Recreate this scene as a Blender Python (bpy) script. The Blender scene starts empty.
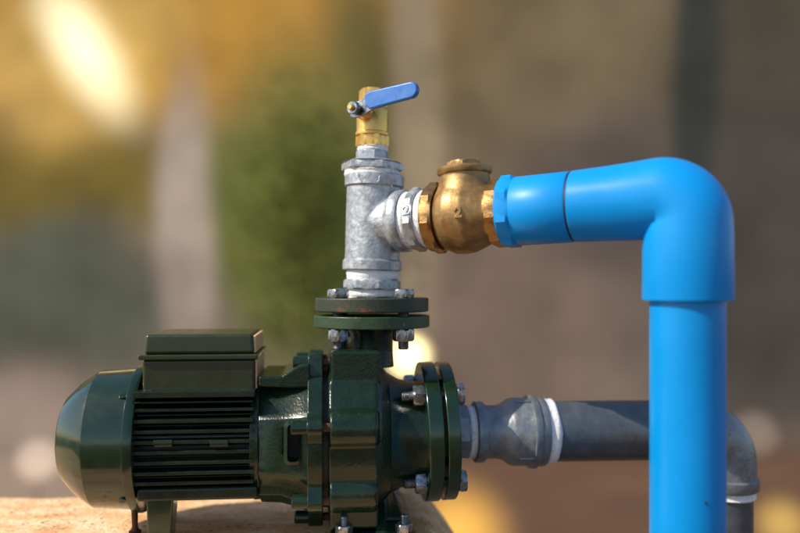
import bpy, bmesh, math, random
from mathutils import Vector, Matrix, noise
R = math.radians
C = bpy.context.scene.collection
sc = bpy.context.scene
MM = 0.001
random.seed(4)

# ------------------------------------------------------------------ materials
def nodes(name):
    m = bpy.data.materials.new(name); m.use_nodes = True
    nt = m.node_tree; b = nt.nodes['Principled BSDF']
    return m, nt, b
def N(nt, t, **kw):
    n = nt.nodes.new(t)
    for k, v in kw.items():
        if k in n.inputs: n.inputs[k].default_value = v
        else: setattr(n, k, v)
    return n
def mat(name, c1, c2=None, metal=0., rough=.4, scale=60, bump=.0, bscale=400, rvar=.1, spots=None,
        coat=0., lo=.35, hi=.65, spec=.5, spot_scale=90, spot_cut=.66, detail=4, bdist=.001, spot_soft=.05, spot_rough=.7):
    """two-tone noise colour, roughness variation, fine bump, optional spots of a third colour (chips, rust, dirt)"""
    m, nt, b = nodes(name); L = nt.links.new
    tc = N(nt, 'ShaderNodeTexCoord'); co = tc.outputs['Object']
    b.inputs['Metallic'].default_value = metal
    b.inputs['Specular IOR Level'].default_value = spec
    b.inputs['Coat Weight'].default_value = coat
    b.inputs['Coat Roughness'].default_value = .12
    c2 = c2 or c1
    nz = N(nt, 'ShaderNodeTexNoise', Scale=scale, Detail=float(detail), Roughness=.6); L(co, nz.inputs['Vector'])
    r = N(nt, 'ShaderNodeValToRGB'); L(nz.outputs['Fac'], r.inputs['Fac'])
    r.color_ramp.elements[0].position = lo; r.color_ramp.elements[0].color = (*c1, 1)
    r.color_ramp.elements[1].position = hi; r.color_ramp.elements[1].color = (*c2, 1)
    col = r.outputs['Color']
    mr = N(nt, 'ShaderNodeMapRange'); L(nz.outputs['Fac'], mr.inputs['Value'])
    mr.inputs['From Min'].default_value = .3; mr.inputs['From Max'].default_value = .7
    mr.inputs['To Min'].default_value = max(.03, rough-rvar); mr.inputs['To Max'].default_value = min(1, rough+rvar)
    ro = mr.outputs['Result']
    if spots:
        n2 = N(nt, 'ShaderNodeTexNoise', Scale=spot_scale, Detail=6., Roughness=.65)
        mp = N(nt, 'ShaderNodeMapping'); mp.inputs['Location'].default_value = (3.1, 1.7, 5.2)
        L(co, mp.inputs['Vector']); L(mp.outputs[0], n2.inputs['Vector'])
        s = N(nt, 'ShaderNodeMapRange'); L(n2.outputs['Fac'], s.inputs['Value'])
        s.inputs['From Min'].default_value = spot_cut; s.inputs['From Max'].default_value = spot_cut+spot_soft
        mx = N(nt, 'ShaderNodeMix', data_type='RGBA'); L(s.outputs[0], mx.inputs[0]); L(col, mx.inputs[6])
        mx.inputs[7].default_value = (*spots, 1); col = mx.outputs[2]
        m2 = N(nt, 'ShaderNodeMix', data_type='FLOAT'); L(s.outputs[0], m2.inputs[0]); L(ro, m2.inputs[2]); m2.inputs[3].default_value = spot_rough
        ro = m2.outputs[0]
    L(col, b.inputs['Base Color']); L(ro, b.inputs['Roughness'])
    if bump:
        n3 = N(nt, 'ShaderNodeTexNoise', Scale=bscale, Detail=3.); L(co, n3.inputs['Vector'])
        bp = N(nt, 'ShaderNodeBump', Strength=bump, Distance=bdist)
        L(n3.outputs['Fac'], bp.inputs['Height']); L(bp.outputs[0], b.inputs['Normal'])
    return m

M = {}
M['paint'] = mat('green_paint_smooth', (.005, .021, .010), (.007, .027, .012), rough=.17, bump=.04, bscale=300, coat=.45, spots=(.09, .10, .07), spot_scale=260, spot_cut=.74)
M['cast'] = mat('green_paint_cast', spec=.38, c1=(.005, .018, .009), c2=(.007, .023, .011), rough=.28, bump=.3, bscale=450, coat=.2, spots=(.03, .03, .018), spot_scale=70, spot_cut=.66, bdist=.0012)
M['olive'] = mat('olive_box_paint', (.022, .030, .010), (.028, .036, .012), rough=.35, bump=.08, bscale=500, coat=.1)
M['fins'] = mat('fin_paint', (.007, .016, .009), (.010, .021, .011), spec=.35, rough=.3, bump=.1, bscale=300, coat=.2, spots=(.3, .32, .28), spot_scale=200, spot_cut=.735)
M['flange'] = mat('chipped_flange_paint', (.018, .045, .020), (.03, .062, .026), rough=.4, bump=.3, bscale=350, spots=(.28, .30, .24), spot_scale=190, spot_cut=.655)
M['rusty'] = mat('rusty_flange_paint', (.022, .034, .018), (.034, .040, .022), rough=.5, bump=.35, bscale=350, spots=(.15, .045, .022), spot_scale=45, spot_cut=.60, spot_soft=.1)
M['galv'] = mat('galvanised_iron', (.31, .34, .375), (.52, .55, .59), metal=.55, rough=.42, scale=160, bump=.45, bscale=330, spots=(.22, .19, .15), spot_scale=120, spot_cut=.64, bdist=.0009, spot_soft=.12)
M['galvdark'] = mat('dull_galvanised_iron', (.18, .20, .225), (.25, .275, .30), metal=.5, rough=.4, scale=110, bump=.4, bscale=260, spots=(.16, .12, .08), spot_scale=60, spot_cut=.6, spot_soft=.1)
M['pipe'] = mat('dark_steel_pipe', (.10, .118, .14), (.14, .16, .185), metal=.5, rough=.36, scale=60, bump=.2, bscale=200, spots=(.33, .33, .32), spot_scale=120, spot_cut=.67, detail=7)
M['zinc'] = mat('zinc_bolt', (.20, .215, .235), (.38, .40, .42), metal=.9, rough=.28, scale=200, bump=.12, bscale=600, spots=(.3, .24, .16), spot_scale=150, spot_cut=.62, spot_soft=.1)
M['brass'] = mat('bright_brass', (.78, .45, .10), (.90, .58, .18), metal=.75, rough=.32, scale=120, bump=.15, bscale=700)
M['bronze'] = mat('cast_bronze', (.30, .175, .065), (.42, .26, .105), metal=.6, rough=.42, scale=90, bump=.16, bscale=420, spots=(.12, .075, .035), spot_scale=130, spot_cut=.68, spot_soft=.1)
M['bronzehex'] = mat('worn_bronze', (.26, .14, .05), (.38, .22, .085), metal=.8, rough=.34, scale=90, bump=.2, bscale=420)
M['blue'] = mat('blue_pvc', (.001, .262, .70), (.002, .278, .75), spec=.32, rough=.36, scale=18, bump=.035, bscale=60, rvar=.07, spots=(.05, .29, .70), spot_scale=70, spot_cut=.72, spot_rough=.5)
M['bluepipe'] = mat('blue_pvc_pipe', (.001, .242, .64), (.002, .26, .69), spec=.32, rough=.3, scale=14, bump=.03, bscale=60, rvar=.07, spots=(.06, .28, .66), spot_scale=48, spot_cut=.70, spot_rough=.55)
M['bluelever'] = mat('blue_vinyl', (.035, .16, .52), (.06, .20, .58), rough=.35, scale=80, bump=.1, bscale=500)
M['tape'] = mat('thread_tape', (.72, .73, .77), (.84, .84, .86), spots=(.50, .49, .47), spot_scale=180, spot_cut=.60, spot_soft=.1, rough=.6, scale=200, bump=.8, bscale=260, bdist=.0012)
M['dark'] = mat('dark_gap', (.008, .012, .02), rough=.6)
M['black'] = mat('black_rubber', (.012, .012, .012), rough=.6)
M['tan'] = mat('tan_plate', (.66, .40, .22), (.74, .46, .26), rough=.55, scale=200)  # colour of the warm reflection painted on the box side
M['rust'] = mat('rusty_screw', (.06, .028, .018), (.11, .05, .03), rough=.7, metal=.3, bump=.4)
M['whitepost'] = mat('pale_plaster', (.66, .54, .44), (.74, .62, .52), rough=.9, scale=4)
M['beigepost'] = mat('beige_plaster', (.42, .32, .19), (.48, .38, .24), rough=.9, scale=3)
M['darkpost'] = mat('dark_wood_post', (.035, .038, .03), (.05, .05, .04), rough=.9, scale=3)
def leafmat(name, c1, c2):
    m = mat(name, c1, c2, rough=.6, scale=2); nt = m.node_tree; b = nt.nodes['Principled BSDF']; out = nt.nodes['Material Output']
    tr = nt.nodes.new('ShaderNodeBsdfTranslucent'); nt.links.new(b.inputs['Base Color'].links[0].from_socket, tr.inputs['Color'])
    mx = nt.nodes.new('ShaderNodeMixShader'); mx.inputs[0].default_value = .45
    nt.links.new(b.outputs[0], mx.inputs[1]); nt.links.new(tr.outputs[0], mx.inputs[2]); nt.links.new(mx.outputs[0], out.inputs[0])
    return m
M['leafgreen'] = leafmat('green_leaves', (.15, .17, .025), (.23, .255, .04))
M['leafolive'] = leafmat('olive_leaves', (.12, .13, .07), (.20, .20, .10))
M['leafgold'] = leafmat('golden_leaves', (.55, .31, .05), (.68, .41, .08))
M['leafpale'] = leafmat('pale_yellow_leaves', (.88, .84, .60), (.92, .90, .74))

def wood():
    m, nt, b = nodes('weathered_slab'); L = nt.links.new
    tc = N(nt, 'ShaderNodeTexCoord'); mp = N(nt, 'ShaderNodeMapping'); mp.inputs['Scale'].default_value = (6, 11, 11)
    L(tc.outputs['Object'], mp.inputs['Vector'])
    n1 = N(nt, 'ShaderNodeTexNoise', Scale=3.5, Detail=9., Roughness=.68); L(mp.outputs[0], n1.inputs['Vector'])
    r = N(nt, 'ShaderNodeValToRGB'); L(n1.outputs['Fac'], r.inputs['Fac'])
    e = r.color_ramp.elements; e[0].position = .3; e[0].color = (.56, .27, .10, 1); e[1].position = .7; e[1].color = (.92, .74, .52, 1)
    k = e.new(.48); k.color = (.82, .50, .25, 1)
    n2 = N(nt, 'ShaderNodeTexNoise', Scale=160., Detail=5.); L(tc.outputs['Object'], n2.inputs['Vector'])
    s = N(nt, 'ShaderNodeMapRange'); L(n2.outputs['Fac'], s.inputs['Value']); s.inputs['From Min'].default_value = .62; s.inputs['From Max'].default_value = .70
    mx = N(nt, 'ShaderNodeMix', data_type='RGBA'); L(s.outputs[0], mx.inputs[0]); L(r.outputs[0], mx.inputs[6]); mx.inputs[7].default_value = (.16, .10, .06, 1)
    L(mx.outputs[2], b.inputs['Base Color']); b.inputs['Roughness'].default_value = .8
    ad = N(nt, 'ShaderNodeMath', operation='ADD'); L(n1.outputs['Fac'], ad.inputs[0]); L(n2.outputs['Fac'], ad.inputs[1])
    bp = N(nt, 'ShaderNodeBump', Strength=.8, Distance=.003); L(ad.outputs[0], bp.inputs['Height']); L(bp.outputs[0], b.inputs['Normal'])
    return m
M['slab'] = wood()

# ------------------------------------------------------------------ helpers
def link(o, parent=None):
    C.objects.link(o)
    if parent: o.parent = parent
    return o
def obj(name, bm, m, parent=None, xf=None, smooth=35, bevel=0, bseg=2, remesh=0, iters=0):
    """bm is in millimetres in the parent's frame"""
    if xf is not None: bmesh.ops.transform(bm, matrix=xf, verts=bm.verts)
    bmesh.ops.recalc_face_normals(bm, faces=bm.faces)
    bmesh.ops.scale(bm, vec=(MM, MM, MM), verts=bm.verts)
    me = bpy.data.meshes.new(name); bm.to_mesh(me); bm.free()
    for p in me.polygons: p.use_smooth = True
    if not remesh: me.set_sharp_from_angle(angle=R(smooth))
    me.materials.append(m if not isinstance(m, str) else M[m])
    o = link(bpy.data.objects.new(name, me), parent)
    if bevel:
        b = o.modifiers.new('Bevel', 'BEVEL'); b.width = bevel*MM; b.segments = bseg; b.limit_method = 'ANGLE'; b.angle_limit = R(30); b.harden_normals = True
    if remesh:
        r = o.modifiers.new('Remesh', 'REMESH'); r.mode = 'VOXEL'; r.voxel_size = remesh*MM; r.use_smooth_shade = True
        s = o.modifiers.new('Smooth', 'SMOOTH'); s.iterations = iters; s.factor = .5
    return o
def thing(name, label, cat, mtx=None, group=None):
    o = bpy.data.objects.new(name, None); C.objects.link(o)
    o.empty_display_size = .02
    if mtx is not None:
        m = mtx.copy(); m.translation = m.translation*MM; o.matrix_world = m
    return tag(o, label, cat, group)
def tag(o, label, cat, group=None):
    o['label'] = label; o['category'] = cat
    if group: o['group'] = group
    return o
def bx(bm, x0, x1, y0, y1, z0, z1):
    r = bmesh.ops.create_cube(bm, size=1)
    bmesh.ops.transform(bm, matrix=Matrix.Translation(((x0+x1)/2, (y0+y1)/2, (z0+z1)/2)) @ Matrix.Diagonal((x1-x0, y1-y0, z1-z0, 1)), verts=r['verts'])
    return r['verts']
def ring(bm, pts, sections):  # connect list of vertex rings
    pass
def revx(bm, prof, seg=64, y=0, z=0, poly=None, phase=0, tooth=None):
    """revolve (x, r) about the X axis; closed with caps"""
    rings = []
    for x, r in prof:
        ringv = []
        for i in range(seg):
            a = 2*math.pi*i/seg + phase
            ringv.append(bm.verts.new((x, y+r*math.cos(a), z+r*math.sin(a))))
        rings.append(ringv)
    for A, B in zip(rings, rings[1:]):
        for i in range(seg):
            j = (i+1) % seg
            bm.faces.new((A[i], A[j], B[j], B[i]))
    bm.faces.new(rings[0]); bm.faces.new(list(reversed(rings[-1])))
def extr(bm, pts, x0, x1):
    """extrude polygon pts (y,z) along x"""
    A = [bm.verts.new((x0, p[0], p[1])) for p in pts]; B = [bm.verts.new((x1, p[0], p[1])) for p in pts]
    n = len(pts)
    for i in range(n): bm.faces.new((A[i], A[(i+1) % n], B[(i+1) % n], B[i]))
    bm.faces.new(A); bm.faces.new(list(reversed(B)))
def hexp(bm, x0, x1, Rc, phase=0, ch=1.5, n=6, y=0, z=0):
    """hexagonal (n-gon) nut along X with chamfered corners: intersection-like rounding by many-sided ends"""
    k = 8; seg = n*k
    ap = Rc*math.cos(math.pi/n)
    def hexr(a):
        t = (a % (2*math.pi/n)) - math.pi/n
        return ap/math.cos(t)
    rings = []
    for x, cap in ((x0, ap*1.0), (x0+ch, Rc), (x1-ch, Rc), (x1, ap*1.0)):
        rr = []
        for i in range(seg):
            a = 2*math.pi*i/seg
            r = min(hexr(a), cap if cap < Rc else 1e9)
            if cap < Rc: r = min(hexr(a), ap)*.995
            rr.append(bm.verts.new((x, y+r*math.cos(a+phase), z+r*math.sin(a+phase))))
        rings.append(rr)
    for A, B in zip(rings, rings[1:]):
        for i in range(seg):
            j = (i+1) % seg; bm.faces.new((A[i], A[j], B[j], B[i]))
    bm.faces.new(rings[0]); bm.faces.new(list(reversed(rings[-1])))
def sweep(bm, path, radii, seg=64):
    """tube along a path that stays in the XZ plane"""
    rings = []
    for i, p in enumerate(path):
        p = Vector(p)
        t = (Vector(path[min(i+1, len(path)-1)])-Vector(path[max(i-1, 0)])).normalized()
        u = Vector((0, 1, 0)); v = t.cross(u)
        rings.append([bm.verts.new(p+radii[i]*(math.cos(2*math.pi*k/seg)*u+math.sin(2*math.pi*k/seg)*v)) for k in range(seg)])
    for A, B in zip(rings, rings[1:]):
        for i in range(seg):
            j = (i+1) % seg; bm.faces.new((A[i], A[j], B[j], B[i]))
    bm.faces.new(rings[0]); bm.faces.new(list(reversed(rings[-1])))
def thread(x0, x1, r, pitch=1.6, dp=.7):
    p = [(x0, r-dp-.6)]; x = x0+.6
    while x < x1-pitch*.5:
        p += [(x, r-dp), (x+pitch*.5, r)]; x += pitch
    p.append((x1, r-dp)); return p
ZUP = Matrix(((0, -1, 0, 0), (0, 0, 1, 0) , (-1, 0, 0, 0), (0, 0, 0, 1)))
ZUP = Matrix.Rotation(R(-90), 4, 'Y')        # local X axis -> world +Z
def tape(name, parent, x0, x1, r, xf=None, seed=0):
    """wound white thread tape: slightly ragged band"""
    bm = bmesh.new(); rnd = random.Random(seed); seg = 72
    ph = rnd.random()*6; n = 7
    rings = []
    for k in range(n):
        f = k/(n-1); x = x0+(x1-x0)*f
        rr = []
        for i in range(seg):
            a = 2*math.pi*i/seg
            wob = .6*math.sin(a*2+ph+f*5)+.4*math.sin(a*5+ph*2)+rnd.uniform(-.25, .25)
            xx = x+(wob*(1 if k in (0, n-1) else .3))
            q = r+.45*math.sin(f*11+a*1+ph)+rnd.uniform(-.12, .12)-(1.2 if k in (0, n-1) else 0)
            rr.append(bm.verts.new((xx, q*math.cos(a), q*math.sin(a))))
        rings.append(rr)
    for A, B in zip(rings, rings[1:]):
        for i in range(seg):
            j = (i+1) % seg; bm.faces.new((A[i], A[j], B[j], B[i]))
    bm.faces.new(rings[0]); bm.faces.new(list(reversed(rings[-1])))
    return obj(name, bm, 'tape', parent, xf, smooth=60)
def numeral(txt, size, depth, m, parent, xf, name='embossed_numeral', squeeze=1.0):
    cu = bpy.data.curves.new('numeral', 'FONT'); cu.body = txt; cu.size = size*MM; cu.extrude = depth*MM; cu.bevel_depth = .35*MM; cu.offset = .35*MM
    cu.align_x = 'CENTER'; cu.align_y = 'CENTER'
    t = bpy.data.objects.new('tmp', cu); C.objects.link(t)
    dg = bpy.context.evaluated_depsgraph_get(); me = bpy.data.meshes.new_from_object(t.evaluated_get(dg))
    bpy.data.objects.remove(t)
    x = xf.copy(); x.translation = x.translation*MM
    me.transform(x); me.materials.clear(); me.materials.append(M[m])
    me.name = name
    return link(bpy.data.objects.new(name, me), parent)

# ------------------------------------------------------------------ camera frame (mm): camera at (0,-760,0), horizon at z=0
F = 760.; HY = 285.
def at(px, py, depth): return Vector(((px-400)*depth/F, depth-F, (HY-py)*depth/F))

# ------------------------------------------------------------------ PUMP frame
TM = R(5.5); cs, sn = math.cos(TM), math.sin(TM)
AX, AZ, SLAB = -28., -148., -240.
H0 = AZ-SLAB                                   # height of shaft axis above the base
def ps(px, t=0.):                              # along-shaft position seen at image column px, at lateral offset t
    k = (px-400)/F
    return (k*(F+t*cs)-AX+t*sn)/(cs-k*sn)
def ph(py, s, t=0.):                           # height above the base seen at row py
    return (HY-py)*(F+s*sn+t*cs)/F - SLAB
PM = Matrix.Translation((AX, 0, SLAB)) @ Matrix.Rotation(TM, 4, 'Z')
pump = thing('water_pump', 'dark green electric centrifugal water pump bolted down on the rough tan slab', 'pump', PM)
UP = Matrix.Translation((0, 0, H0))            # shaft-centred shapes

# fan cover
bm = bmesh.new()
revx(bm, [(-295, 3), (-294.3, 22), (-292, 39), (-290.3, 42), (-279, 53.5), (-264, 64), (-261.5, 65.2), (-224, 67.5)], 96)
fan = obj('fan_cover', bm, 'paint', pump, UP, smooth=13)
bm = bmesh.new()
revx(bm, [(-224.5, 60), (-226, 69.2), (-225, 70.5), (-219, 70.5), (-217, 69.5), (-216.5, 60)], 96)
obj('rim', bm, 'paint', fan, UP, smooth=30)
for k, a in enumerate((150, 205, 30, -30)):
    pass
def screw_x(parent, s, t, h, r=4, l=4, m='cast', name='screw'):
    bm = bmesh.new(); revx(bm, [(s-l, r*.6), (s-l+.8, r), (s, r)], 20, t, h)
    return obj(name, bm, m, parent, smooth=30)
sx = ps(125, -62); hz_ = ph(394, sx, -62)
for (t, dh) in ((-1, 1), (1, 1), (-1, -1), (1, -1)):
    dy = 48; dz = 47
    bm = bmesh.new(); hx = H0+dh*dz
    revx(bm, [(0, 3), (1.2, 3.6), (4, 3.6)], 18)
    nrm = Vector((0, t*dy, dh*dz)).normalized(); q = Vector((-233+4, t*dy, hx))+nrm*1.6
    rot = nrm.to_track_quat('X', 'Z').to_matrix().to_4x4()
    obj('screw', bm, 'cast', fan, Matrix.Translation(q) @ rot @ Matrix.Rotation(math.pi, 4, 'Y'))

# motor body with horizontal fins
s0, s1 = -219., ps(256, -58)
bm = bmesh.new()
revx(bm, [(s0, 50), (s1, 50)], 64, 0, H0)
bx(bm, s0+3, s1+1, -56, 56, ph(501, -165, -56), ph(487.5, -165, -56))
obj('motor_body', bm, 'fins', pump, bevel=3, bseg=3)
bm = bmesh.new()
zt = ph(395, (s0+s1)/2, -60)
bx(bm, s0+1, s1-1, -60, 60, zt-2.2, zt+3)
hf = []
for k in range(8):
    h = ph(410.8+10.4*k, (s0+s1)/2, -62); hf.append(h)
    t = min(62, math.sqrt(max(0, 67**2-(h-H0)**2)))
    vs = bx(bm, s0+2, s1-2, -t, t, h-1.5, h+1.5)
for ha, hb in zip(hf, hf[1:]): bx(bm, s0+3, s1-3, -56, 56, (ha+hb)/2-.5, (ha+hb)/2+.5)
bx(bm, s0+2, s1-3, -56, 56, (zt+hf[0])/2-.9, (zt+hf[0])/2+.7)
obj('cooling_fins', bm, 'fins', pump, bevel=.9, bseg=2)
for px in (163, 219):                          # small lugs on the fins
    bm = bmesh.new(); s = ps(px, -63); h = ph(443.5, s, -63)
    extr(bm, [(3.6*math.cos(a*math.pi/6)*.55-62, h+3.4*math.sin(a*math.pi/6)) for a in range(12)], s-8, s+8)
    obj('fin_lug', bm, 'fins', pump, bevel=1.2)
# end bell rims
bm = bmesh.new(); revx(bm, [(s1-6, 48), (s1-6, 61), (s1+2, 61), (s1+2, 48)], 72, 0, H0)
obj('end_ring', bm, 'fins', pump, bevel=1)

# terminal box
tf = -47
a0, a1 = ps(142, tf), ps(255, tf)
tb = ph(392, -170, tf); tr0 = ph(359.5, -170, tf); tr1 = ph(354.5, -170, tf); tt = ph(334.3, -170, tf)
bm = bmesh.new(); bx(bm, a0, a1, tf, tf+92, tb-6, tr0)
tbox = obj('terminal_box', bm, 'olive', pump, bevel=3, bseg=3)
bm = bmesh.new(); bx(bm, a0-3, a1+3, tf-3, tf+95, tr0, tr1)
obj('gasket_rim', bm, 'olive', tbox, bevel=1.2)
bm = bmesh.new()
A = [bm.verts.new(v) for v in ((a0+1, tf+1, tr1), (a1-1, tf+1, tr1), (a1-1, tf+91, tr1), (a0+1, tf+91, tr1))]
B = [bm.verts.new(v) for v in ((a0+2.2, tf+2, tt), (a1-2.2, tf+2, tt), (a1-2.2, tf+90, tt), (a0+2.2, tf+90, tt))]
for i in range(4): bm.faces.new((A[i], A[(i+1) % 4], B[(i+1) % 4], B[i]))
bm.faces.new(B); bm.faces.new(A)
lid = obj('lid', bm, 'olive', tbox, bevel=3.2, bseg=4)
bm = bmesh.new(); bx(bm, a1-1.5, a1+1.6, tf+4, tf+88, tb+2, tr0-.6)  # tan plates added to paint a warm reflection on the box's right side
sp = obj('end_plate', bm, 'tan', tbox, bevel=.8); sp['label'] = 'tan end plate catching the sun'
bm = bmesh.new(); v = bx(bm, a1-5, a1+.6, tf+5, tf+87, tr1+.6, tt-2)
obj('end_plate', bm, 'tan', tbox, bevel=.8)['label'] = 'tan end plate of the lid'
for s in (a0+6, a1-8):
    bm = bmesh.new(); bx(bm, s-4, s+4, tf-2.4, tf+1, tb-2.5, tb+2.5); obj('box_lug', bm, 'olive', tbox, bevel=.8)

# motor feet
for t in (-1, 1):
    bm = bmesh.new(); b0 = ps(148, -40); b1 = ps(176, -40); b0, b1 = (b0, b1) if t < 0 else (b0-14, b1-18)
    ys = sorted((t*50, t*24))
    A = [bm.verts.new(v) for v in ((b0, ys[0], H0-40), (b1, ys[0], H0-40), (b1, ys[1], H0-40), (b0, ys[1], H0-40))]
    B = [bm.verts.new(v) for v in ((b0+2, ys[0], 0), (b1-4, ys[0], 0), (b1-4, ys[1], 0), (b0+2, ys[1], 0))]
    for i in range(4): bm.faces.new((A[i], A[(i+1) % 4], B[(i+1) % 4], B[i]))
    bm.faces.new(B); bm.faces.new(A)
    obj('foot', bm, 'paint', pump, bevel=2)
# rusty screw under fan cover
bm = bmesh.new(); xx = ps(134.5, -8)
revx(bm, [(0, 3.6), (5, 3.2), (20, 2.8), (24, 3.6), (25, 6), (29, 5)], 12)
obj('drain_screw', bm, 'rust', pump, Matrix.Translation((xx, -8, H0-64)) @ Matrix.Rotation(R(90), 4, 'Y') @ Matrix.Rotation(R(5), 4, 'Z'))

# lantern bracket between motor and casing (rounded octagonal section)
def octa(r, n=8, rnd=.0):
    k = math.cos(math.pi/8)
    return r/k
sL0, sL1, sL2, sL3 = s1+1, ps(282, -40), ps(300, -40), ps(307, -40)
bm = bmesh.new()
prof = [(sL0, 58), (sL0+1, 61), (sL1-2, 62), (sL2, 67), (sL3+2, 71), (sL3+4, 71)]
rings = []
for s, r in prof:
    rr = []
    for i in range(64):
        a = 2*math.pi*i/64
        t = ((a+math.pi/8) % (math.pi/4))-math.pi/8
        q = r*(.9*(1/math.cos(t))*.975+.1)
        rr.append(bm.verts.new((s, q*math.cos(a), q*math.sin(a))))
    rings.append(rr)
for A, B in zip(rings, rings[1:]):
    for i in range(64): bm.faces.new((A[i], A[(i+1) % 64], B[(i+1) % 64], B[i]))
bm.faces.new(rings[0]); bm.faces.new(list(reversed(rings[-1])))
# side arm: flat raised cheek on the upper and lower flank
br = obj('bracket', bm, 'cast', pump, UP, smooth=25, bevel=1.5)
# bracket window
w0, w1 = ps(287.5, -63), ps(299, -63); wz0, wz1 = ph(461, w0, -63), ph(423.5, w0, -63)
def rrect(x0, x1, z0, z1, r, y, bm):
    out = []
    for cx, cz, a0_ in ((x1-r, z1-r, 0), (x0+r, z1-r, 90), (x0+r, z0+r, 180), (x1-r, z0+r, 270)):
        for k in range(7):
            a = R(a0_+15*k); out.append((cx+r*math.cos(a), cz+r*math.sin(a)))
    return out
cut = bmesh.new(); pts = rrect(w0, w1, wz0, wz1, 3.5, 0, cut)
A = [cut.verts.new((x, -90, z)) for x, z in pts]; B = [cut.verts.new((x, -40, z)) for x, z in pts]
for i in range(len(pts)): cut.faces.new((A[i], A[(i+1) % len(pts)], B[(i+1) % len(pts)], B[i]))
cut.faces.new(A); cut.faces.new(B)
bmesh.ops.recalc_face_normals(cut, faces=cut.faces)
bmesh.ops.scale(cut, vec=(MM, MM, MM), verts=cut.verts)
cme = bpy.data.meshes.new('cutter'); cut.to_mesh(cme); cut.free(); cob = bpy.data.objects.new('cutter', cme); C.objects.link(cob)
cob.parent = pump
def bake(o):
    bpy.context.view_layer.update()
    dg = bpy.context.evaluated_depsgraph_get(); me = bpy.data.meshes.new_from_object(o.evaluated_get(dg)); o.modifiers.clear(); o.data = me
    return o
md = br.modifiers.new('cut', 'BOOLEAN'); md.object = cob; md.solver = 'EXACT'
bake(br); bpy.data.objects.remove(cob)
for p in br.data.polygons: p.use_smooth = True
br.data.set_sharp_from_angle(angle=R(28))
bm = bmesh.new(); po = rrect(w0-3.2, w1+2.4, wz0-3, wz1+3, 5, 0, bm); pi_ = rrect(w0, w1, wz0, wz1, 3.5, 0, bm)
ro = [bm.verts.new((x, -66.5, z)) for x, z in po]; ri = [bm.verts.new((x, -68.5, z)) for x, z in pi_]; rq = [bm.verts.new((x, -60, z)) for x, z in pi_]; rp = [bm.verts.new((x, -60, z)) for x, z in po]
n = len(ro)
for P, Q in ((ro, ri), (ri, rq), (rq, rp), (rp, ro)):
    for i in range(n): bm.faces.new((P[i], P[(i+1) % n], Q[(i+1) % n], Q[i]))
obj('window_frame', bm, 'cast', br, smooth=30)
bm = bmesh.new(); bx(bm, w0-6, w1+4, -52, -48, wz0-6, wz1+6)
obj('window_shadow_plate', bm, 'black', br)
# cast shoulders above and below
hp = lambda py: ph(py, sL1, -48)
for V in ([(sL0, hp(387)), (sL0, hp(376)), (sL1, hp(376)), (sL2, hp(365)), (sL3+3, hp(364)), (sL3+3, hp(389)), (sL2, hp(389))],
          [(sL0, hp(482)), (sL0, hp(496)), (sL1-1, hp(496.5)), (sL2+2, hp(505)), (sL3+3, hp(506)), (sL3+3, hp(480))]):
    bm = bmesh.new()
    A = [bm.verts.new((v[0], -47, v[1])) for v in V]; B = [bm.verts.new((v[0], 47, v[1])) for v in V]
    for i in range(len(V)): bm.faces.new((A[i], A[(i+1) % len(V)], B[(i+1) % len(V)], B[i]))
    bm.faces.new(A); bm.faces.new(B)
    obj('shoulder', bm, 'cast', br, bevel=2.5, bseg=3)

# bolted flange with ears (7 bolts)
BC = 81.; angs = [66.4-51.43*k for k in range(7)]
f0, f1 = ps(308, -30), ps(323, -30)
def lobed(r, ears, er, bc):
    pts = []
    for i in range(360):
        a = R(i); best = r
        for e in ears:
            d = a-R(e); c = bc*math.cos(d); disc = er*er-(bc*math.sin(d))**2
            if disc > 0 and c > 0: best = max(best, c+math.sqrt(disc))
            
        pts.append(best)
    sm = [sum(pts[(i+k) % 360] for k in range(-3, 4))/7 for i in range(360)]
    return [(-q*math.cos(R(i)), q*math.sin(R(i))) for i, q in enumerate(sm)]
bm = bmesh.new(); extr(bm, lobed(76, angs, 9.5, BC), f0, f1)
obj('bracket_flange', bm, 'cast', pump, UP, bevel=1.6, smooth=50)
bm = bmesh.new(); revx(bm, [(f1-1, 70), (f1+5, 70)], 64); obj('gasket', bm, 'black', pump, UP)
for a in angs:
    y, z = -BC*math.cos(R(a)), BC*math.sin(R(a))
    bm = bmesh.new(); revx(bm, [(f0-14, 5), (f0-12.8, 6.4), (f0+1, 6.4)], 24)
    bt = obj('casing_bolt', bm, 'cast', pump, UP @ Matrix.Translation((0, y, z)), smooth=30)
    bm = bmesh.new(); revx(bm, [(f1-.5, 4), (f1+8, 4)], 16)
    obj('shank', bm, 'rust', bt, UP @ Matrix.Translation((0, y, z)))

# volute casing
c0, c1, c2 = ps(328, -30), ps(374, -30), ps(389, -20)
bm = bmesh.new()
revx(bm, [(c0, 74), (c0+2, 76), (c1, 76), (c1+4, 73), (c2-1, 62), (c2+1, 52)], 96)
bx(bm, c0+3, c1+4, -50, 50, ph(374, 0, -60)-H0-10, ph(350, 0, -50)-H0)      # block under the outlet
bx(bm, c0+2, c1+2, -62, 62, -H0+16, -50)                                        # pedestal
bx(bm, c1-2, c2+4, -26, 26, -H0+10, -40)
# bosses
for a in angs:
    y, z = -BC*math.cos(R(a)), BC*math.sin(R(a))
    rr = 17 if abs(a) < 60 else 10
    k = .89 if rr > 12 else 1
    revx(bm, [(c0+1.5, rr), (c1-1, rr), (c1+1.5, rr-3)], 24, y*k, z*k)
obj('volute_casing', bm, 'cast', pump, UP, remesh=1.3, iters=5)
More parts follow.
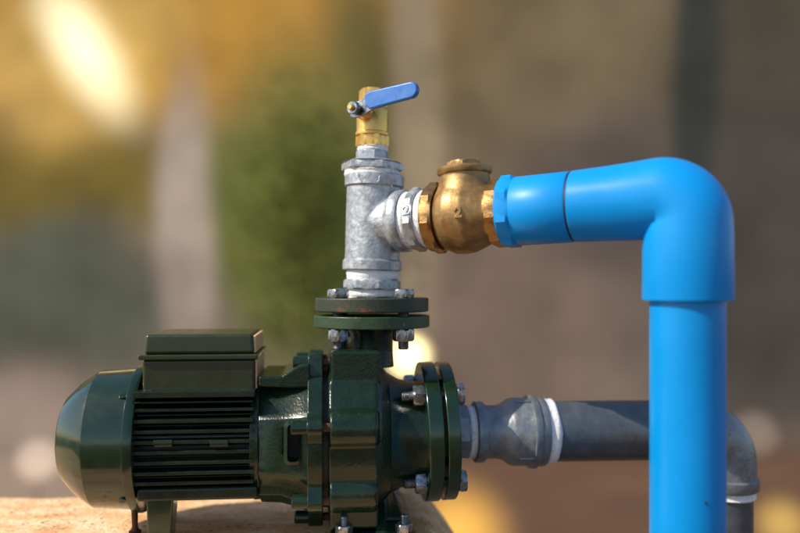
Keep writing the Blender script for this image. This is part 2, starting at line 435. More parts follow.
# outlet neck + flange
nk0, nk1 = ph(352, 0)-H0, ph(329.5, 0)-H0
bm = bmesh.new(); revx(bm, [(nk0-14, 22), (nk0, 21), (nk1-5, 21), (nk1+2, 25), (nk1+2, 5)], 64)
obj('outlet_neck', bm, 'cast', pump, UP @ ZUP, smooth=50)
lf0, lf1 = ph(329, 0, -40)-H0, ph(316.5, 0, -40)-H0
bm = bmesh.new(); revx(bm, [(lf0, 57.5), (lf1, 57.5)], 96)
obj('outlet_flange', bm, 'flange', pump, UP @ ZUP, bevel=1.3, bseg=3)
# inlet neck + flange
i0, i1 = 48.5, 63.5
bm = bmesh.new(); revx(bm, [(c2-4, 63), (c2+4, 58), (c2+11, 54), (i0-8, 51), (i0+1, 52), (i0+1, 20)], 80)
obj('inlet_neck', bm, 'cast', pump, UP, smooth=50)
TL = Matrix.Rotation(R(-1.6), 4, 'Y')
bm = bmesh.new(); revx(bm, [(i0, 69), (i1, 69)], 120)
obj('inlet_flange', bm, 'paint', pump, UP @ TL, bevel=2, bseg=3)
# base foot of the casing
bm = bmesh.new(); e1 = ps(416, -60)
bx(bm, c0+2, e1, -74, 74, 0, 13)
extr(bm, [(-70, 10), (-70, 14), (-16, 40), (16, 40), (70, 14), (70, 10)], c1, c1+10)
v = []
A = [bm.verts.new((x, y, z)) for x, y, z in ((c2-6, -30, 50), (c2+2, -30, 46), (e1-6, -30, 12), (c2-6, -30, 12))]
B = [bm.verts.new((a.co.x, 30, a.co.z)) for a in A]
for i in range(4): bm.faces.new((A[i], A[(i+1) % 4], B[(i+1) % 4], B[i]))
bm.faces.new(A); bm.faces.new(B)
obj('casing_foot', bm, 'cast', pump, remesh=1.5, iters=3)
for px in (344, 404):
    for t in (-64, 64):
        s = ps(px, -64)
        bm = bmesh.new(); revx(bm, thread(12, 29, 3.6), 20)
        b_ = obj('anchor_bolt', bm, 'zinc', pump, Matrix.Translation((s, t, 0)) @ ZUP)
        bm = bmesh.new(); hexp(bm, 13, 21, 8, .4, 1)
        obj('nut', bm, 'zinc', b_, Matrix.Translation((s, t, 0)) @ ZUP, smooth=30)

# ------------------------------------------------------------------ counter flanges with their bolts
def flange_thing(label, mtx, r, t0, t1, gap, bc, m, hexr, sh, tip, phase=.3, headh=8.5, nuth=11):
    """flange disc between x=t0..t1 along local X; the mating flange lies on the -X side"""
    f = thing('pipe_flange', label, 'flange', mtx, 'loose counter flanges')
    bm = bmesh.new(); revx(bm, [(t0, r), (t1, r)], 120); obj('disc', bm, m, f, bevel=1.5, bseg=3)
    for k in range(4):
        a = math.pi/4+k*math.pi/2; y, z = bc*math.cos(a), bc*math.sin(a)
        T = Matrix.Translation((0, y, z))
        bm = bmesh.new(); hexp(bm, t1+.2, t1+headh, hexr, phase+k*.35, 1.2)
        b = obj('bolt', bm, 'zinc', f, T, smooth=30)
        bm = bmesh.new(); revx(bm, thread(gap-nuth-(tip if y < 0 or r < 60 else 2), t1, sh), 24); obj('shank', bm, 'zinc', b, T, smooth=50)
        bm = bmesh.new(); hexp(bm, gap-nuth, gap-.2, hexr*.98, phase+.25+k*.3, 1.4); obj('nut', bm, 'zinc', b, T, smooth=30)
    return f
zt0 = (HY-312)*.97; zt1 = (HY-298)*.97
low = ph(329, 0, -40)+SLAB
flange_thing('round rusty olive flange lying flat on top of the upright outlet of the pump', Matrix.Translation((AX, 0, zt0)) @ ZUP, 56.5, 0, zt1-zt0, low-zt0, 44.2, 'rusty', 10.8, 5.4, 8, phase=.55, nuth=12)
IM = Matrix.Translation((AX, 0, AZ)) @ Matrix.Rotation(TM, 4, 'Z') @ TL
flange_thing('round dark green flange standing upright at the pump side inlet, before the horizontal grey pipe', IM @ Matrix.Translation((66.5, 0, 0)), 68.5, 0, 12.5, i0-66.5, 58.5, 'paint', 11, 5, 11, phase=.2, headh=7.5)

# ------------------------------------------------------------------ vertical stack on the outlet
def zz(py, dep=735.): return (HY-py)*dep/F
TILT = Matrix.Rotation(R(1.6), 4, 'Y')
def stack(py): return Matrix.Translation((AX, 0, zz(py))) @ TILT @ ZUP
def dz(pa, pb): return (pa-pb)*735./F           # height difference between image rows
npl = thing('hex_nipple', 'short grey hex nipple with white tape between the rusty flat flange and the tee', 'pipe fitting', stack(298), 'hex nipples')
tape('tape', npl, 0, dz(298, 288), 24.5, seed=1)
bm = bmesh.new(); hexp(bm, dz(298, 289.5), dz(298, 279.5), 29.3, .25, 1.5, n=8); obj('hex_collar', bm, 'galv', npl, smooth=25)
tape('tape', npl, dz(298, 280), dz(298, 269), 26, seed=2)

def strand(parent, pts, xf=None, r=.45):
    bm = bmesh.new()
    P = [Vector(p) for p in pts]; Q = []
    for a_, b_, in zip(P, P[1:]):
        for k in range(4): Q.append(a_.lerp(b_, k/4))
    Q.append(P[-1]); rings = []
    for i, p in enumerate(Q):
        t = (Q[min(i+1, len(Q)-1)]-Q[max(i-1, 0)]).normalized(); u = t.orthogonal().normalized(); v = t.cross(u)
        rings.append([bm.verts.new(p+r*(math.cos(k*math.pi/3)*u+math.sin(k*math.pi/3)*v)) for k in range(6)])
    for A, B in zip(rings, rings[1:]):
        for i in range(6): bm.faces.new((A[i], A[(i+1) % 6], B[(i+1) % 6], B[i]))
    return obj('loose_strand', bm, 'tape', parent, xf)
# outgoing line frame
TH = R(27); TV = math.atan2(9.8, 261)
zc = 62.6-36*math.tan(TV)
LD = Matrix.Translation((AX, 0, zc)) @ Matrix.Rotation(-TH, 4, 'Z') @ Matrix.Rotation(-TV, 4, 'Y')
tm = stack(270)
tee = thing('tee_fitting', 'speckled grey galvanised tee under the small brass ball valve', 'pipe fitting', tm)
loc = tm.inverted() @ LD
bm = bmesh.new()
revx(bm, [(0, 27.5), (dz(270, 172), 27.5)], 72)
b2 = bmesh.new(); revx(b2, [(0, 25.5), (38, 25.5)], 72); bmesh.ops.transform(b2, matrix=loc, verts=b2.verts)
me = bpy.data.meshes.new('t'); b2.to_mesh(me); bm.from_mesh(me); bpy.data.meshes.remove(me)
revx_l = None
obj('body', bm, 'galv', tee, remesh=1.0, iters=14)
bm = bmesh.new(); revx(bm, [(0, 24), (0, 28.6), (1, 29.6), (9, 29.6), (11.5, 27.2)], 80); obj('collar', bm, 'galv', tee, smooth=40)
h = dz(270, 172)
bm = bmesh.new(); revx(bm, [(h-13, 27.2), (h-11, 29.6), (h-1, 29.6), (h, 28.6), (h, 24)], 80); obj('collar', bm, 'galv', tee, smooth=40)
bm = bmesh.new(); revx(bm, [(25, 25.5), (30, 29.5), (32, 30.5), (39, 30.5), (40.5, 29.5), (40.5, 24)], 80); obj('collar', bm, 'galv', tee, loc, smooth=40)

# reducer bushing on top
TOPH = h
bush = thing('reducing_bushing', 'grey stepped hexagonal bushing taped white, between the tee and the brass ball valve', 'pipe fitting', stack(172))
tape('tape', bush, -2.5, dz(172, 167), 27.5, seed=3)
bm = bmesh.new(); hexp(bm, dz(172, 168.3), dz(172, 158.5), 31.5, .35, 1.8, n=6)
revx(bm, [(dz(172, 159), 29), (dz(172, 155.5), 18)], 48); obj('wide_hex', bm, 'galv', bush, smooth=25)
for a0_, ln, dr in ((-62, 13, .22), (-70, 9, -.1), (-118, 8, .1)):
    pts = []
    for k in range(6):
        a = R(a0_)+dr*k/5*1.2+.03*math.sin(k*2); q = 28.2+(2.1 if k > 1 else 1.)
        pts.append((-1-ln*k/5, q*math.sin(a)*1.0, -q*math.cos(a)))
    strand(bush, pts)
bm = bmesh.new(); hexp(bm, dz(172, 158), dz(172, 147), 16.5, .15, 1, n=8); obj('small_hex', bm, 'galv', bush, smooth=25)
tape('tape', bush, dz(172, 148), dz(172, 141.5), 15.3, seed=4)

# ball valve
bv = thing('ball_valve', 'small bright brass ball valve with a blue lever, highest fitting of the stack', 'valve', stack(143))
def vz(py): return dz(143, py)
bm = bmesh.new(); hexp(bm, vz(143), vz(130), 17, .35, 1.2, n=6); obj('lower_hex', bm, 'brass', bv, smooth=25)
bm = bmesh.new(); revx(bm, [(vz(131), 14), (vz(131), 16.8), (vz(128.5), 17), (vz(127.5), 15.8), (vz(107), 16.2), (vz(104.5), 15.6), (vz(103), 13.4), (vz(97), 12.6)], 64)
body = obj('body', bm, 'brass', bv, smooth=35)
bm = bmesh.new(); hexp(bm, vz(103), vz(83.5), 14.5, .45, 1.5, n=6)
obj('upper_hex', bm, 'brass', bv, Matrix.Translation((0, 0, 0)), smooth=25)
# lever side: local frame of the stack has X up; build in world-like frame
W = bv.matrix_world.copy(); W.translation = (AX, 0, zz(143)); inv = W.inverted()
cen = Vector((AX+1, 0, zz(109)))
sd = Vector((-.52, -.854, 0)).normalized(); lu = Vector((.854, -.52, .0)).normalized()
def frame(o, x, y):
    z = x.cross(y).normalized(); y = z.cross(x).normalized(); x = x.normalized()
    m = Matrix((x, y, z)).transposed().to_4x4(); m.translation = o; return m
SF = inv @ frame(cen, sd, Vector((0, 0, 1)))        # X along stem
bm = bmesh.new(); revx(bm, [(10, 9), (19, 8), (22, 6.5), (28, 5.5)], 32); obj('stem_boss', bm, 'brass', bv, SF, smooth=40)
bm = bmesh.new(); hexp(bm, 31, 37, 6.6, .3, 1); nut = obj('lever_nut', bm, 'zinc', bv, SF, smooth=30)
bm = bmesh.new(); revx(bm, [(28, 3), (40, 3), (40.8, 2.2)], 20); obj('stem', bm, 'brass', nut, SF)
lup = (lu*math.cos(R(3))+Vector((0, 0, 1))*math.sin(R(3))).normalized()
LF = inv @ frame(cen+sd*27, lup, sd.cross(lup))
bm = bmesh.new()
lev_pts = [(-8, -6), (-4, -8), (5, -8), (18, -3), (26, -1), (26, 12), (14, 12), (4, 8), (-5, 7), (-8, 4)]
def platez(bm, pts, z0, z1):
    A = [bm.verts.new((p[0], p[1], z0)) for p in pts]; B = [bm.verts.new((p[0], p[1], z1)) for p in pts]
    n = len(pts)
    for i in range(n): bm.faces.new((A[i], A[(i+1) % n], B[(i+1) % n], B[i]))
    bm.faces.new(A); bm.faces.new(list(reversed(B)))
platez(bm, lev_pts, -1.5, 1.5)
lev = obj('lever', bm, 'zinc', bv, LF, bevel=.6)
bm = bmesh.new()
pts = [(10, 1.5), (15, -3.0), (59, -.5)] + [(61+7.6*math.sin(R(a)), 7.2-7.7*math.cos(R(a))) for a in range(0, 181, 15)] + [(16, 14.5), (10, 12.5)]
platez(bm, pts, -3, 3)
obj('grip_sleeve', bm, 'bluelever', lev, LF, bevel=1.8, bseg=3)

# ------------------------------------------------------------------ outgoing line
def line(L): return LD @ Matrix.Translation((L, 0, 0))
np2 = thing('hex_nipple', 'grey hex nipple marked 2, white tape on both sides, between tee and bronze check valve', 'pipe fitting', line(40), 'hex nipples')
tape('tape', np2, 0, 8, 27.6, seed=5)
bm = bmesh.new(); hexp(bm, 7.5, 17.5, 31.5, R(10), 1.8, n=8); hx = obj('hex_collar', bm, 'galv', np2, smooth=25)
tape('tape', np2, 17, 27, 27.6, seed=6)
front = Vector((0, -1, 0))
def on_hex(x, ang, r, parent, txt, size, m, rot=0):
    # ang measured in YZ plane of the local frame
    nrm = Vector((0, math.cos(ang), math.sin(ang))); X = Vector((1, 0, 0)); Yv = nrm.cross(X)
    mm = Matrix((X, Yv, nrm)).transposed().to_4x4(); mm.translation = Vector((x, 0, 0))+nrm*r
    return numeral(txt, size, .15, m, parent, mm @ Matrix.Rotation(rot, 4, 'Z'))
on_hex(12.5, math.pi+R(10)-R(0)-math.pi/8, 31.5*math.cos(math.pi/8)+.2, hx, '2', 13, 'galvdark', R(8))

cv = thing('check_valve', 'round bronze swing check valve marked 2, with a screwed cap, beside the blue adapter', 'valve', line(65))
bm = bmesh.new(); hexp(bm, 1, 13, 34.5, R(12), 2.2, n=8); obj('hex_end', bm, 'bronzehex', cv, smooth=25)
bm = bmesh.new()
revx(bm, [(10, 24), (13, 28), (18, 32), (26, 35.5), (34, 36), (43, 35), (52, 31.5), (62, 27), (70, 26)], 72)
VC = Matrix.Translation((36, 0, 0)) @ ZUP
b2 = bmesh.new(); revx(b2, [(-4, 34.5), (8, 34), (15, 31.5), (22, 28), (30, 24.8), (36, 23.5), (44, 22.8)], 64); bmesh.ops.transform(b2, matrix=VC, verts=b2.verts)
me = bpy.data.meshes.new('t'); b2.to_mesh(me); bm.from_mesh(me); bpy.data.meshes.remove(me); b2.free()
obj('body', bm, 'bronze', cv, remesh=1.0, iters=8)
bm = bmesh.new(); revx(bm, [(38, 22), (39, 25), (40, 25.8), (44, 25.8), (45.5, 24.5), (45.8, 20)], 72); cap = obj('cap', bm, 'bronze', cv, VC, smooth=40)
bm = bmesh.new(); hexp(bm, 45, 51, 17.5, .3, 1.2); obj('cap_hex', bm, 'bronze', cap, VC, smooth=25)
bm = bmesh.new(); hexp(bm, 63, 76, 32.2, R(12), 2, n=8); obj('hex_end', bm, 'bronzehex', cv, smooth=25)
# embossed numeral on the body, where it faces the viewer
nv = (Matrix.Rotation(TH, 3, 'Z') @ Vector((-.30, -.95, -.02))).normalized()
Yv = Vector((0, 0, 1)); Xv = Yv.cross(nv).normalized(); Yv = nv.cross(Xv)
mm = Matrix((Xv, Yv, nv)).transposed().to_4x4(); mm.translation = Vector((37, 0, 0))+nv*35.9
numeral('2', 13, .7, 'bronze', cv, mm)

# blue adapter
ad = thing('pipe_adapter', 'short blue plastic adapter with hexagonal end, screwed into the bronze check valve', 'pipe fitting', line(139))
bm = bmesh.new(); hexp(bm, 0, 13, 34.2, R(20), 2, n=8); obj('hex_end', bm, 'blue', ad, smooth=25)
bm = bmesh.new(); revx(bm, [(9, 24), (9.5, 30.2), (11, 31.3), (61.5, 31.3), (62.5, 30.6), (62.6, 26)], 96); obj('socket', bm, 'blue', ad, smooth=40)
bm = bmesh.new(); bx(bm, 8.5, 17, -3.4, 3.4, 28.5, 33.4); obj('rib', bm, 'blue', ad, Matrix.Rotation(R(-40), 4, 'X'), bevel=1)

# blue elbow (line frame: X along the run; turned down)
LE = 297.
elm = Matrix.Translation(Vector((AX, 0, zc))+Matrix.Rotation(-TH, 3, 'Z') @ Vector((LE*math.cos(TV), 0, LE*math.sin(TV)))) @ Matrix.Rotation(-TH, 4, 'Z')
el = thing('pipe_elbow', 'big blue plastic elbow turning the pipe downwards', 'pipe elbow', elm, )
RB = 22.; Ls = -(LE-203.2)
path = []; rad = []
def yz(x): return x*math.tan(TV)
for x, r in ((Ls-1.5, 27), (Ls, 30.2), (Ls+1.2, 31.4), (Ls+30, 32.2), (Ls+50, 33.2)):
    path.append((x, 0, yz(x))); rad.append(r)
n = 20
for k in range(n+1):
    a = k/n*math.pi/2
    path.append((-RB+RB*math.sin(a), 0, -RB+RB*math.cos(a))); rad.append(33.8+1.3*k/n)
zbot = (HY-301)*625/F-elm.translation.z
path += [(0, 0, -RB-10), (0, 0, zbot+2), (0, 0, zbot+.6), (0, 0, zbot)]; rad += [35.5, 35.9, 35.4, 29]
bm = bmesh.new(); sweep(bm, path, rad, 96); obj('body', bm, 'blue', el, smooth=40)
bm = bmesh.new(); revx(bm, [(Ls-2.2, 29), (Ls-2.2, 30.4), (Ls+.4, 30.4), (Ls+.4, 29)], 80); obj('joint_ring', bm, 'dark', el, Matrix.Rotation(-TV, 4, 'Y'))

GROUND = -1000.
pp = elm.translation
bp_ = thing('water_pipe', 'upright blue plastic pipe coming down from the blue elbow', 'pipe', Matrix.Translation((pp.x, pp.y, GROUND)))
bm = bmesh.new(); revx(bm, [(0, 29.9), (-GROUND+pp.z+zbot+14, 29.9)], 96); obj('tube', bm, 'bluepipe', bp_, ZUP)
bm = bmesh.new(); q = at(706, 503, 595)
sd_ = Vector((q.x-pp.x, q.y-pp.y, 0)).normalized()
revx(bm, [(29.5, 1.3), (30.4, 1.2), (30.8, .6)], 12); obj('speck', bm, 'black', bp_, Matrix.Translation((0, 0, q.z-GROUND)) @ sd_.to_track_quat('X', 'Z').to_matrix().to_4x4())

# ------------------------------------------------------------------ suction line
SI = Matrix.Translation((AX, 0, AZ)) @ Matrix.Rotation(TM, 4, 'Z') @ Matrix.Rotation(R(.45), 4, 'Y')
def sl(s): return SI @ Matrix.Translation((s, 0, 0))
n3 = thing('hex_nipple', 'dark hex nipple with white tape between the upright green flange and the grey coupling', 'pipe fitting', sl(79.2), 'hex nipples')
bm = bmesh.new(); hexp(bm, 0, 16.5, 28.5, .12, 1.5, n=8); obj('hex_collar', bm, 'galvdark', n3, smooth=25)
tape('tape', n3, 16, 25, 26.3, seed=8)
e_ = lambda px: ps(px, -12)
cp = thing('reducing_coupling', 'dull grey cast coupling that widens from the dark hex nipple to the horizontal pipe', 'pipe fitting', sl(102.5))
q1, q2, q3, q4 = 14., 30., 47., 71.
bm = bmesh.new(); revx(bm, [(0, 24), (0, 29), (1.2, 30.6), (9, 30.6), (11.5, 28), (q1, 26.7), (24, 27), (29, 28.5), (35, 33), (40, 34.2), (62, 34.2), (63, 35), (71, 35), (72, 34), (72, 28)], 96)
cpb = obj('body', bm, 'galvdark', cp, smooth=50)
bm = bmesh.new(); revx(bm, [(55.5, 33), (56.5, 37), (62, 37.2), (63.5, 36), (64, 33)], 96); obj('bead', bm, 'galvdark', cpb, smooth=50)
for a in (200, 130, 20, -60):
    bm = bmesh.new(); bx(bm, 41, 57, -2.4, 2.4, 33, 36.2); obj('rib', bm, 'galvdark', cp, Matrix.Rotation(R(a), 4, 'X'), bevel=1.4)
sp_ = thing('steel_pipe', 'horizontal dark grey steel pipe with white tape, passing behind the blue pipe', 'pipe', sl(174), 'grey steel pipes')
LP = 136.
bm = bmesh.new(); revx(bm, [(-4, 30.6), (LP, 30.6)], 96); obj('tube', bm, 'pipe', sp_)
tape('tape', sp_, -3, 11, 32.8, seed=11)
# steel elbow
tgt = Vector((0, 0, 0)); SE = 174+LP+58
EM = Matrix.Translation(sl(SE).translation) @ Matrix.Rotation(TM, 4, 'Z')
se = thing('pipe_elbow', 'dull grey iron elbow half hidden behind the upright blue pipe', 'pipe elbow', EM)
path = []; rad = []; RB2 = 34.
for x, r in ((-48, 28), (-48, 35), (-38, 35.5), (-36, 33)): path.append((x, 0, 0)); rad.append(r)
for k in range(19):
    a = k/18*math.pi/2; path.append((-RB2+RB2*math.sin(a), 0, -RB2+RB2*math.cos(a))); rad.append(32.3)
path += [(0, 0, -48), (0, 0, -49.5), (0, 0, -59), (0, 0, -60.5), (0, 0, -60.5)]; rad += [32.5, 35, 35, 34, 28]
bm = bmesh.new(); sweep(bm, path, rad, 80); obj('body', bm, 'galvdark', se, smooth=40)
ep = EM.translation
vp = thing('steel_pipe', 'upright grey steel pipe going down below the iron elbow, right of the blue pipe', 'pipe', Matrix.Translation((ep.x, ep.y, GROUND)), 'grey steel pipes')
bm = bmesh.new(); revx(bm, [(0, 29), (-GROUND+ep.z-55, 29)], 80); obj('tube', bm, 'pipe', vp, ZUP)
tape('tape', vp, -GROUND+ep.z-69, -GROUND+ep.z-60.5, 31.5, ZUP, seed=12)

# ------------------------------------------------------------------ slab under the pump
def slab():
    bm = bmesh.new()
    # cross-section along X, extruded along Y, with noise
    prof = [(-900, GROUND), (-900, SLAB-3)]
    for i in range(91): prof.append((-895+i*10.2, SLAB))
    prof += [(30, SLAB-3), (38, SLAB-9), (50, SLAB-24), (64, SLAB-44), (80, SLAB-68), (96, SLAB-90), (112, SLAB-110), (118, SLAB-130), (118, GROUND)]
    ys = [-190, -187, -180]+[-180+i*9 for i in range(1, 31)]+[98, 104, 107]
    grid = []
    for y in ys:
        row = []
        for x, z in prof:
            v = Vector((x, y, z))
            e = min(abs(y+190), abs(y-107)); dz_ = -6*math.exp(-e/5)
            yy = y
            if z > GROUND+1:
                nn = noise.fractal(v*.02, 1., 2., 4)
                k2 = 1.2 if x < 30 else 5
                v.z += nn*k2+dz_
                if y > 90: v.y += noise.noise(v*.014)*9
                # the stone swells into a low lump at its far right corner
                v.z += 16*math.exp(-((x-8)/26)**2-((y-92)/34)**2)
            row.append(bm.verts.new(v))
        grid.append(row)
    for a, b in zip(grid, grid[1:]):
        for i in range(len(prof)-1): bm.faces.new((a[i], a[i+1], b[i+1], b[i]))
    bm.faces.new(grid[0]); bm.faces.new(list(reversed(grid[-1])))
    return bm
tag(obj('stone_slab', slab(), 'slab', smooth=60), 'rough tan weathered slab with a sloping broken end, under the pump', 'slab')

# ------------------------------------------------------------------ surroundings
def struct(o): o['kind'] = 'structure'; return o
bm = bmesh.new(); bmesh.ops.create_grid(bm, x_segments=1, y_segments=1, size=60000)
M['ground'] = mat('ochre_soil', (.085, .042, .022), (.11, .055, .028), rough=.95, scale=1.6, detail=2)
struct(obj('ground', bm, 'ground', None, Matrix.Translation((0, 0, GROUND))))
# garden wall behind
WD = 4360.
def wallmat():
    m, nt, b = nodes('stained_stucco'); L = nt.links.new
    tc = N(nt, 'ShaderNodeTexCoord'); n0 = N(nt, 'ShaderNodeTexNoise', Scale=.8, Detail=1.); L(tc.outputs['Object'], n0.inputs['Vector'])
    sb = N(nt, 'ShaderNodeVectorMath', operation='SUBTRACT'); L(n0.outputs['Color'], sb.inputs[0]); sb.inputs[1].default_value = (.5, .5, .5)
    sc_ = N(nt, 'ShaderNodeVectorMath', operation='SCALE'); L(sb.outputs[0], sc_.inputs[0]); sc_.inputs['Scale'].default_value = .7
    ad = N(nt, 'ShaderNodeVectorMath', operation='ADD'); L(tc.outputs['Object'], ad.inputs[0]); L(sc_.outputs[0], ad.inputs[1])
    s2 = N(nt, 'ShaderNodeVectorMath', operation='SCALE'); L(sb.outputs[0], s2.inputs[0]); s2.inputs['Scale'].default_value = .12
    ad2 = N(nt, 'ShaderNodeVectorMath', operation='ADD'); L(tc.outputs['Object'], ad2.inputs[0]); L(s2.outputs[0], ad2.inputs[1])
    base = N(nt, 'ShaderNodeValToRGB'); n1 = N(nt, 'ShaderNodeTexNoise', Scale=.7, Detail=1.); L(tc.outputs['Object'], n1.inputs['Vector']); L(n1.outputs['Fac'], base.inputs['Fac'])
    base.color_ramp.elements[0].position = .35; base.color_ramp.elements[0].color = (.20, .15, .115, 1)
    base.color_ramp.elements[1].position = .65; base.color_ramp.elements[1].color = (.27, .205, .155, 1)
    col = base.outputs[0]
    # soft patches painting blurred leaves, posts and golden haze onto the wall (position and size in metres)
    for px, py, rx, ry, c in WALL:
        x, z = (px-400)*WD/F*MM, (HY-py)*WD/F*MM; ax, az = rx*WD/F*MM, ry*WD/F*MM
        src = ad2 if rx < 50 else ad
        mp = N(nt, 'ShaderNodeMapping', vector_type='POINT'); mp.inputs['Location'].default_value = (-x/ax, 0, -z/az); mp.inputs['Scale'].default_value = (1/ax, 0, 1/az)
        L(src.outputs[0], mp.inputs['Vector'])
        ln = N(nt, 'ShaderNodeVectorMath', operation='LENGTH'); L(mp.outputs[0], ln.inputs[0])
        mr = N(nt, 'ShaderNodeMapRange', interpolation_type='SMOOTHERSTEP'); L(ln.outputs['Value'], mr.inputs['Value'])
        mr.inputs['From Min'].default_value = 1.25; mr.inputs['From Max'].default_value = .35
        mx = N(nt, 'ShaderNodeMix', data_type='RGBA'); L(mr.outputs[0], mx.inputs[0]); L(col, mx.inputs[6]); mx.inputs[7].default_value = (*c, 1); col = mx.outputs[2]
    nm = N(nt, 'ShaderNodeTexNoise', Scale=2.6, Detail=3.); L(tc.outputs['Object'], nm.inputs['Vector'])
    mq = N(nt, 'ShaderNodeMapRange'); L(nm.outputs['Fac'], mq.inputs['Value']); mq.inputs['From Min'].default_value = .3; mq.inputs['From Max'].default_value = .7; mq.inputs['To Min'].default_value = .80; mq.inputs['To Max'].default_value = 1.2
    vm = N(nt, 'ShaderNodeVectorMath', operation='SCALE'); L(col, vm.inputs[0]); L(mq.outputs[0], vm.inputs['Scale']); col = vm.outputs[0]
    L(col, b.inputs['Base Color']); b.inputs['Roughness'].default_value = .95
    return m
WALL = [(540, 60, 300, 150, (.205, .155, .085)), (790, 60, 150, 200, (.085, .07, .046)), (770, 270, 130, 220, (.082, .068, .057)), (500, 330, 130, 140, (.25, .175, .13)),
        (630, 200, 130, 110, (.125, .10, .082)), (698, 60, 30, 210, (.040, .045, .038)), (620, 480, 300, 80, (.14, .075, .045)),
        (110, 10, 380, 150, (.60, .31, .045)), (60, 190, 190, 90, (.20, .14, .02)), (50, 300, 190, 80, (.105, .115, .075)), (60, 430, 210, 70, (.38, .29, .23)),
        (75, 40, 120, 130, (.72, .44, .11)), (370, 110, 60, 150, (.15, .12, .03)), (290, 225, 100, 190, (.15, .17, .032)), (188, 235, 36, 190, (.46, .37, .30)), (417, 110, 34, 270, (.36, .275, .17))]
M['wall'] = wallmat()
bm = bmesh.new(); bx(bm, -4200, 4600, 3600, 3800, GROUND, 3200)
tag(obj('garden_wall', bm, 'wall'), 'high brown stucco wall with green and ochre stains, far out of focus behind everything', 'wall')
def foliage(name, label, px, py, rx, ry, dep, m, n, cat='shrub', trunk=None, leaf=70, rot=0, tr='beigepost', sunny=False):
    c = at(px, py, dep); k = dep/F
    t = thing(name, label, cat, Matrix.Translation((c.x, c.y, GROUND)))
    bm = bmesh.new()
    for i in range(n):
        while True:
            u = Vector((random.gauss(0, .48), random.gauss(0, .48), random.gauss(0, .48)))
            if u.length < 1.25: break
        x = u.x*rx*k; z = u.z*ry*k
        x, z = x*math.cos(rot)-z*math.sin(rot), x*math.sin(rot)+z*math.cos(rot)
        p = Vector((x, u.y*min(rx, ry)*k*.5, c.z-GROUND+z))
        p.z = max(p.z, 20)
        s = leaf*random.uniform(.6, 1.3)
        q = Matrix.Translation(p) @ Matrix.Rotation(random.uniform(0, 6.3), 4, 'Z') @ Matrix.Rotation(random.uniform(-1.2, 1.2), 4, 'X')
        if sunny: q = Matrix.Translation(p) @ (Vector((-.72, -.25, .68))+Vector([random.gauss(0, .3) for _ in range(3)])).to_track_quat('Z', 'Y').to_matrix().to_4x4() @ Matrix.Rotation(random.uniform(0, 6.3), 4, 'Z')
        vs = [bm.verts.new(q @ Vector(v)) for v in ((0, -s, 0), (s*.45, -s*.1, s*.12), (0, s, 0), (-s*.45, -s*.1, s*.12))]
        bm.faces.new(vs)
    obj('crown', bm, m, t)
    bm = bmesh.new(); revx(bm, [(0, 3), (max(60, c.z-GROUND), 2)], 10); obj('trunk', bm, tr, t, ZUP)
    return t
foliage('climber', 'mid green climber on the wall, out of focus left of the stack of fittings', 292, 215, 62, 130, 4330, 'leafgreen', 1800, 'climber', leaf=20, sunny=True)

bm = bmesh.new(); a = at(-140, 459, WD); b = at(120, 459, WD); bx(bm, a.x, b.x*.9, -300, 3590, GROUND+3, GROUND+6)
M['path'] = mat('pale_path', (.20, .145, .11), (.26, .19, .15), rough=.95, scale=1)
struct(obj('path', bm, 'path'))

# glowing balls added for blurred bright spots, with no lamps behind them
def glow(name, col, st, core=.1):
    m = bpy.data.materials.new(name); m.use_nodes = True; nt = m.node_tree; nt.nodes.clear()
    o = nt.nodes.new('ShaderNodeOutputMaterial'); e = nt.nodes.new('ShaderNodeEmission'); e.inputs[0].default_value = (*col, 1); e.inputs[1].default_value = st
    # light fades from the middle of the globe outwards
    tc = nt.nodes.new('ShaderNodeTexCoord'); mp = N(nt, 'ShaderNodeMapping'); mp.inputs['Location'].default_value = (-1, -1, -1); mp.inputs['Scale'].default_value = (2, 2, 2)
    ln = N(nt, 'ShaderNodeVectorMath', operation='LENGTH'); mr = N(nt, 'ShaderNodeMapRange', interpolation_type='SMOOTHSTEP')
    mr.inputs['From Min'].default_value = 1.; mr.inputs['From Max'].default_value = core; mr.inputs['To Max'].default_value = st
    nt.links.new(tc.outputs['Generated'], mp.inputs['Vector']); nt.links.new(mp.outputs[0], ln.inputs[0]); nt.links.new(ln.outputs['Value'], mr.inputs['Value']); nt.links.new(mr.outputs[0], e.inputs[1])
    t = nt.nodes.new('ShaderNodeBsdfTransparent'); nt.links.new(t.outputs[0], o.inputs['Surface']); nt.links.new(e.outputs[0], o.inputs['Volume'])
    return m
M['lampw'] = glow('amber_globe', (1., .52, .07), 5.0, .1)
M['lampo'] = glow('amber_globe_small', (1., .62, .12), 4.5)
M['lampy'] = glow('yellow_globe', (1., .80, .36), 15., .5)
M['lampp'] = glow('pale_globe', (.9, .72, .55), .75, .85)
M['lampq'] = glow('pink_globe', (1, .78, .6), 2.2, .85)
def added_glow(label, px, py, r, dep, m, sq=None):
    c = at(px, py, dep); k = dep/F
    t = thing('globe_lamp', label, 'lamp', Matrix.Translation((c.x, c.y, GROUND)), 'round lights out of focus')
    bm = bmesh.new(); bmesh.ops.create_uvsphere(bm, u_segments=48, v_segments=24, radius=r*k); g = obj('globe', bm, m, t); g.location = (0, 0, (c.z-GROUND)*MM)
    if sq: g.scale = (sq[0], sq[0], 1); g.rotation_euler = (0, sq[1], 0)
    bm = bmesh.new(); revx(bm, [(0, 2.5), (max(10, c.z-GROUND-r*k), 2.5)], 8); obj('stand', bm, 'darkpost', t, ZUP)
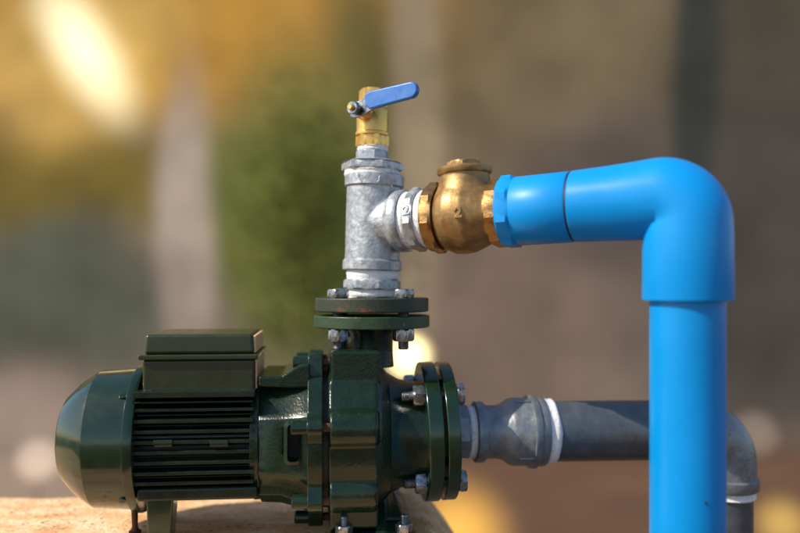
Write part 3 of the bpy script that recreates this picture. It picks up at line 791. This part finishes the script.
M['lampc'] = glow('cream_lantern', (.95, 1., .78), 2.7, .0)  # added glowing volume standing in for a bright gap of sky
added_glow('long slanting cream lantern shining white in the upper left corner', 84, 50, 125, 4000, 'lampc', (.40, R(-30)))
added_glow('bright yellow round light glowing through the gap under the flat flanges', 408, 356, 30, 2600, 'lampy')
added_glow('large amber round light low down, right of the sloping slab end', 456, 536, 76, 1500, 'lampw')
added_glow('dim pale round light right of the blue pipe above the iron elbow', 754, 434, 26, 3000, 'lampp')
added_glow('amber round light at the bottom right corner', 782, 524, 40, 1700, 'lampo')
added_glow('pale pinkish round light at the left, behind the motor end', 38, 460, 24, 2800, 'lampq')

# ------------------------------------------------------------------ light, world, camera
SEL, SAZ = 42., None
sv = Vector((-.72, -.25, .68)).normalized()      # towards the sun
sun = bpy.data.lights.new('sun', 'SUN'); sun.energy = 4.2; sun.angle = R(.6); sun.color = (1, .89, .72)
so = link(bpy.data.objects.new('sun', sun)); so.rotation_euler = sv.to_track_quat('Z', 'Y').to_euler()
w = bpy.data.worlds.new('World'); sc.world = w; w.use_nodes = True
nt = w.node_tree; bg = nt.nodes['Background']
sky = nt.nodes.new('ShaderNodeTexSky'); sky.sky_type = 'NISHITA'; sky.sun_disc = False
sky.sun_elevation = math.asin(sv.z); sky.sun_rotation = math.atan2(sv.x, sv.y)
nt.links.new(sky.outputs[0], bg.inputs[0]); bg.inputs[1].default_value = .13

cam = bpy.data.cameras.new('camera'); co = link(bpy.data.objects.new('camera', cam))
co.location = (0, -F*MM, 0); co.rotation_euler = (R(90), 0, 0)
cam.sensor_width = 36; cam.lens = 36*F/800; cam.shift_y = (HY-266.5)/800; cam.clip_start = .02; cam.clip_end = 500
cam.dof.use_dof = True; cam.dof.focus_distance = .705; cam.dof.aperture_fstop = 1.7
sc.camera = co
sc.view_settings.view_transform = 'Standard'; sc.view_settings.look = 'None'; sc.view_settings.exposure = 0.3; sc.view_settings.gamma = 1
sc.render.resolution_x = 1024; sc.render.resolution_y = 682
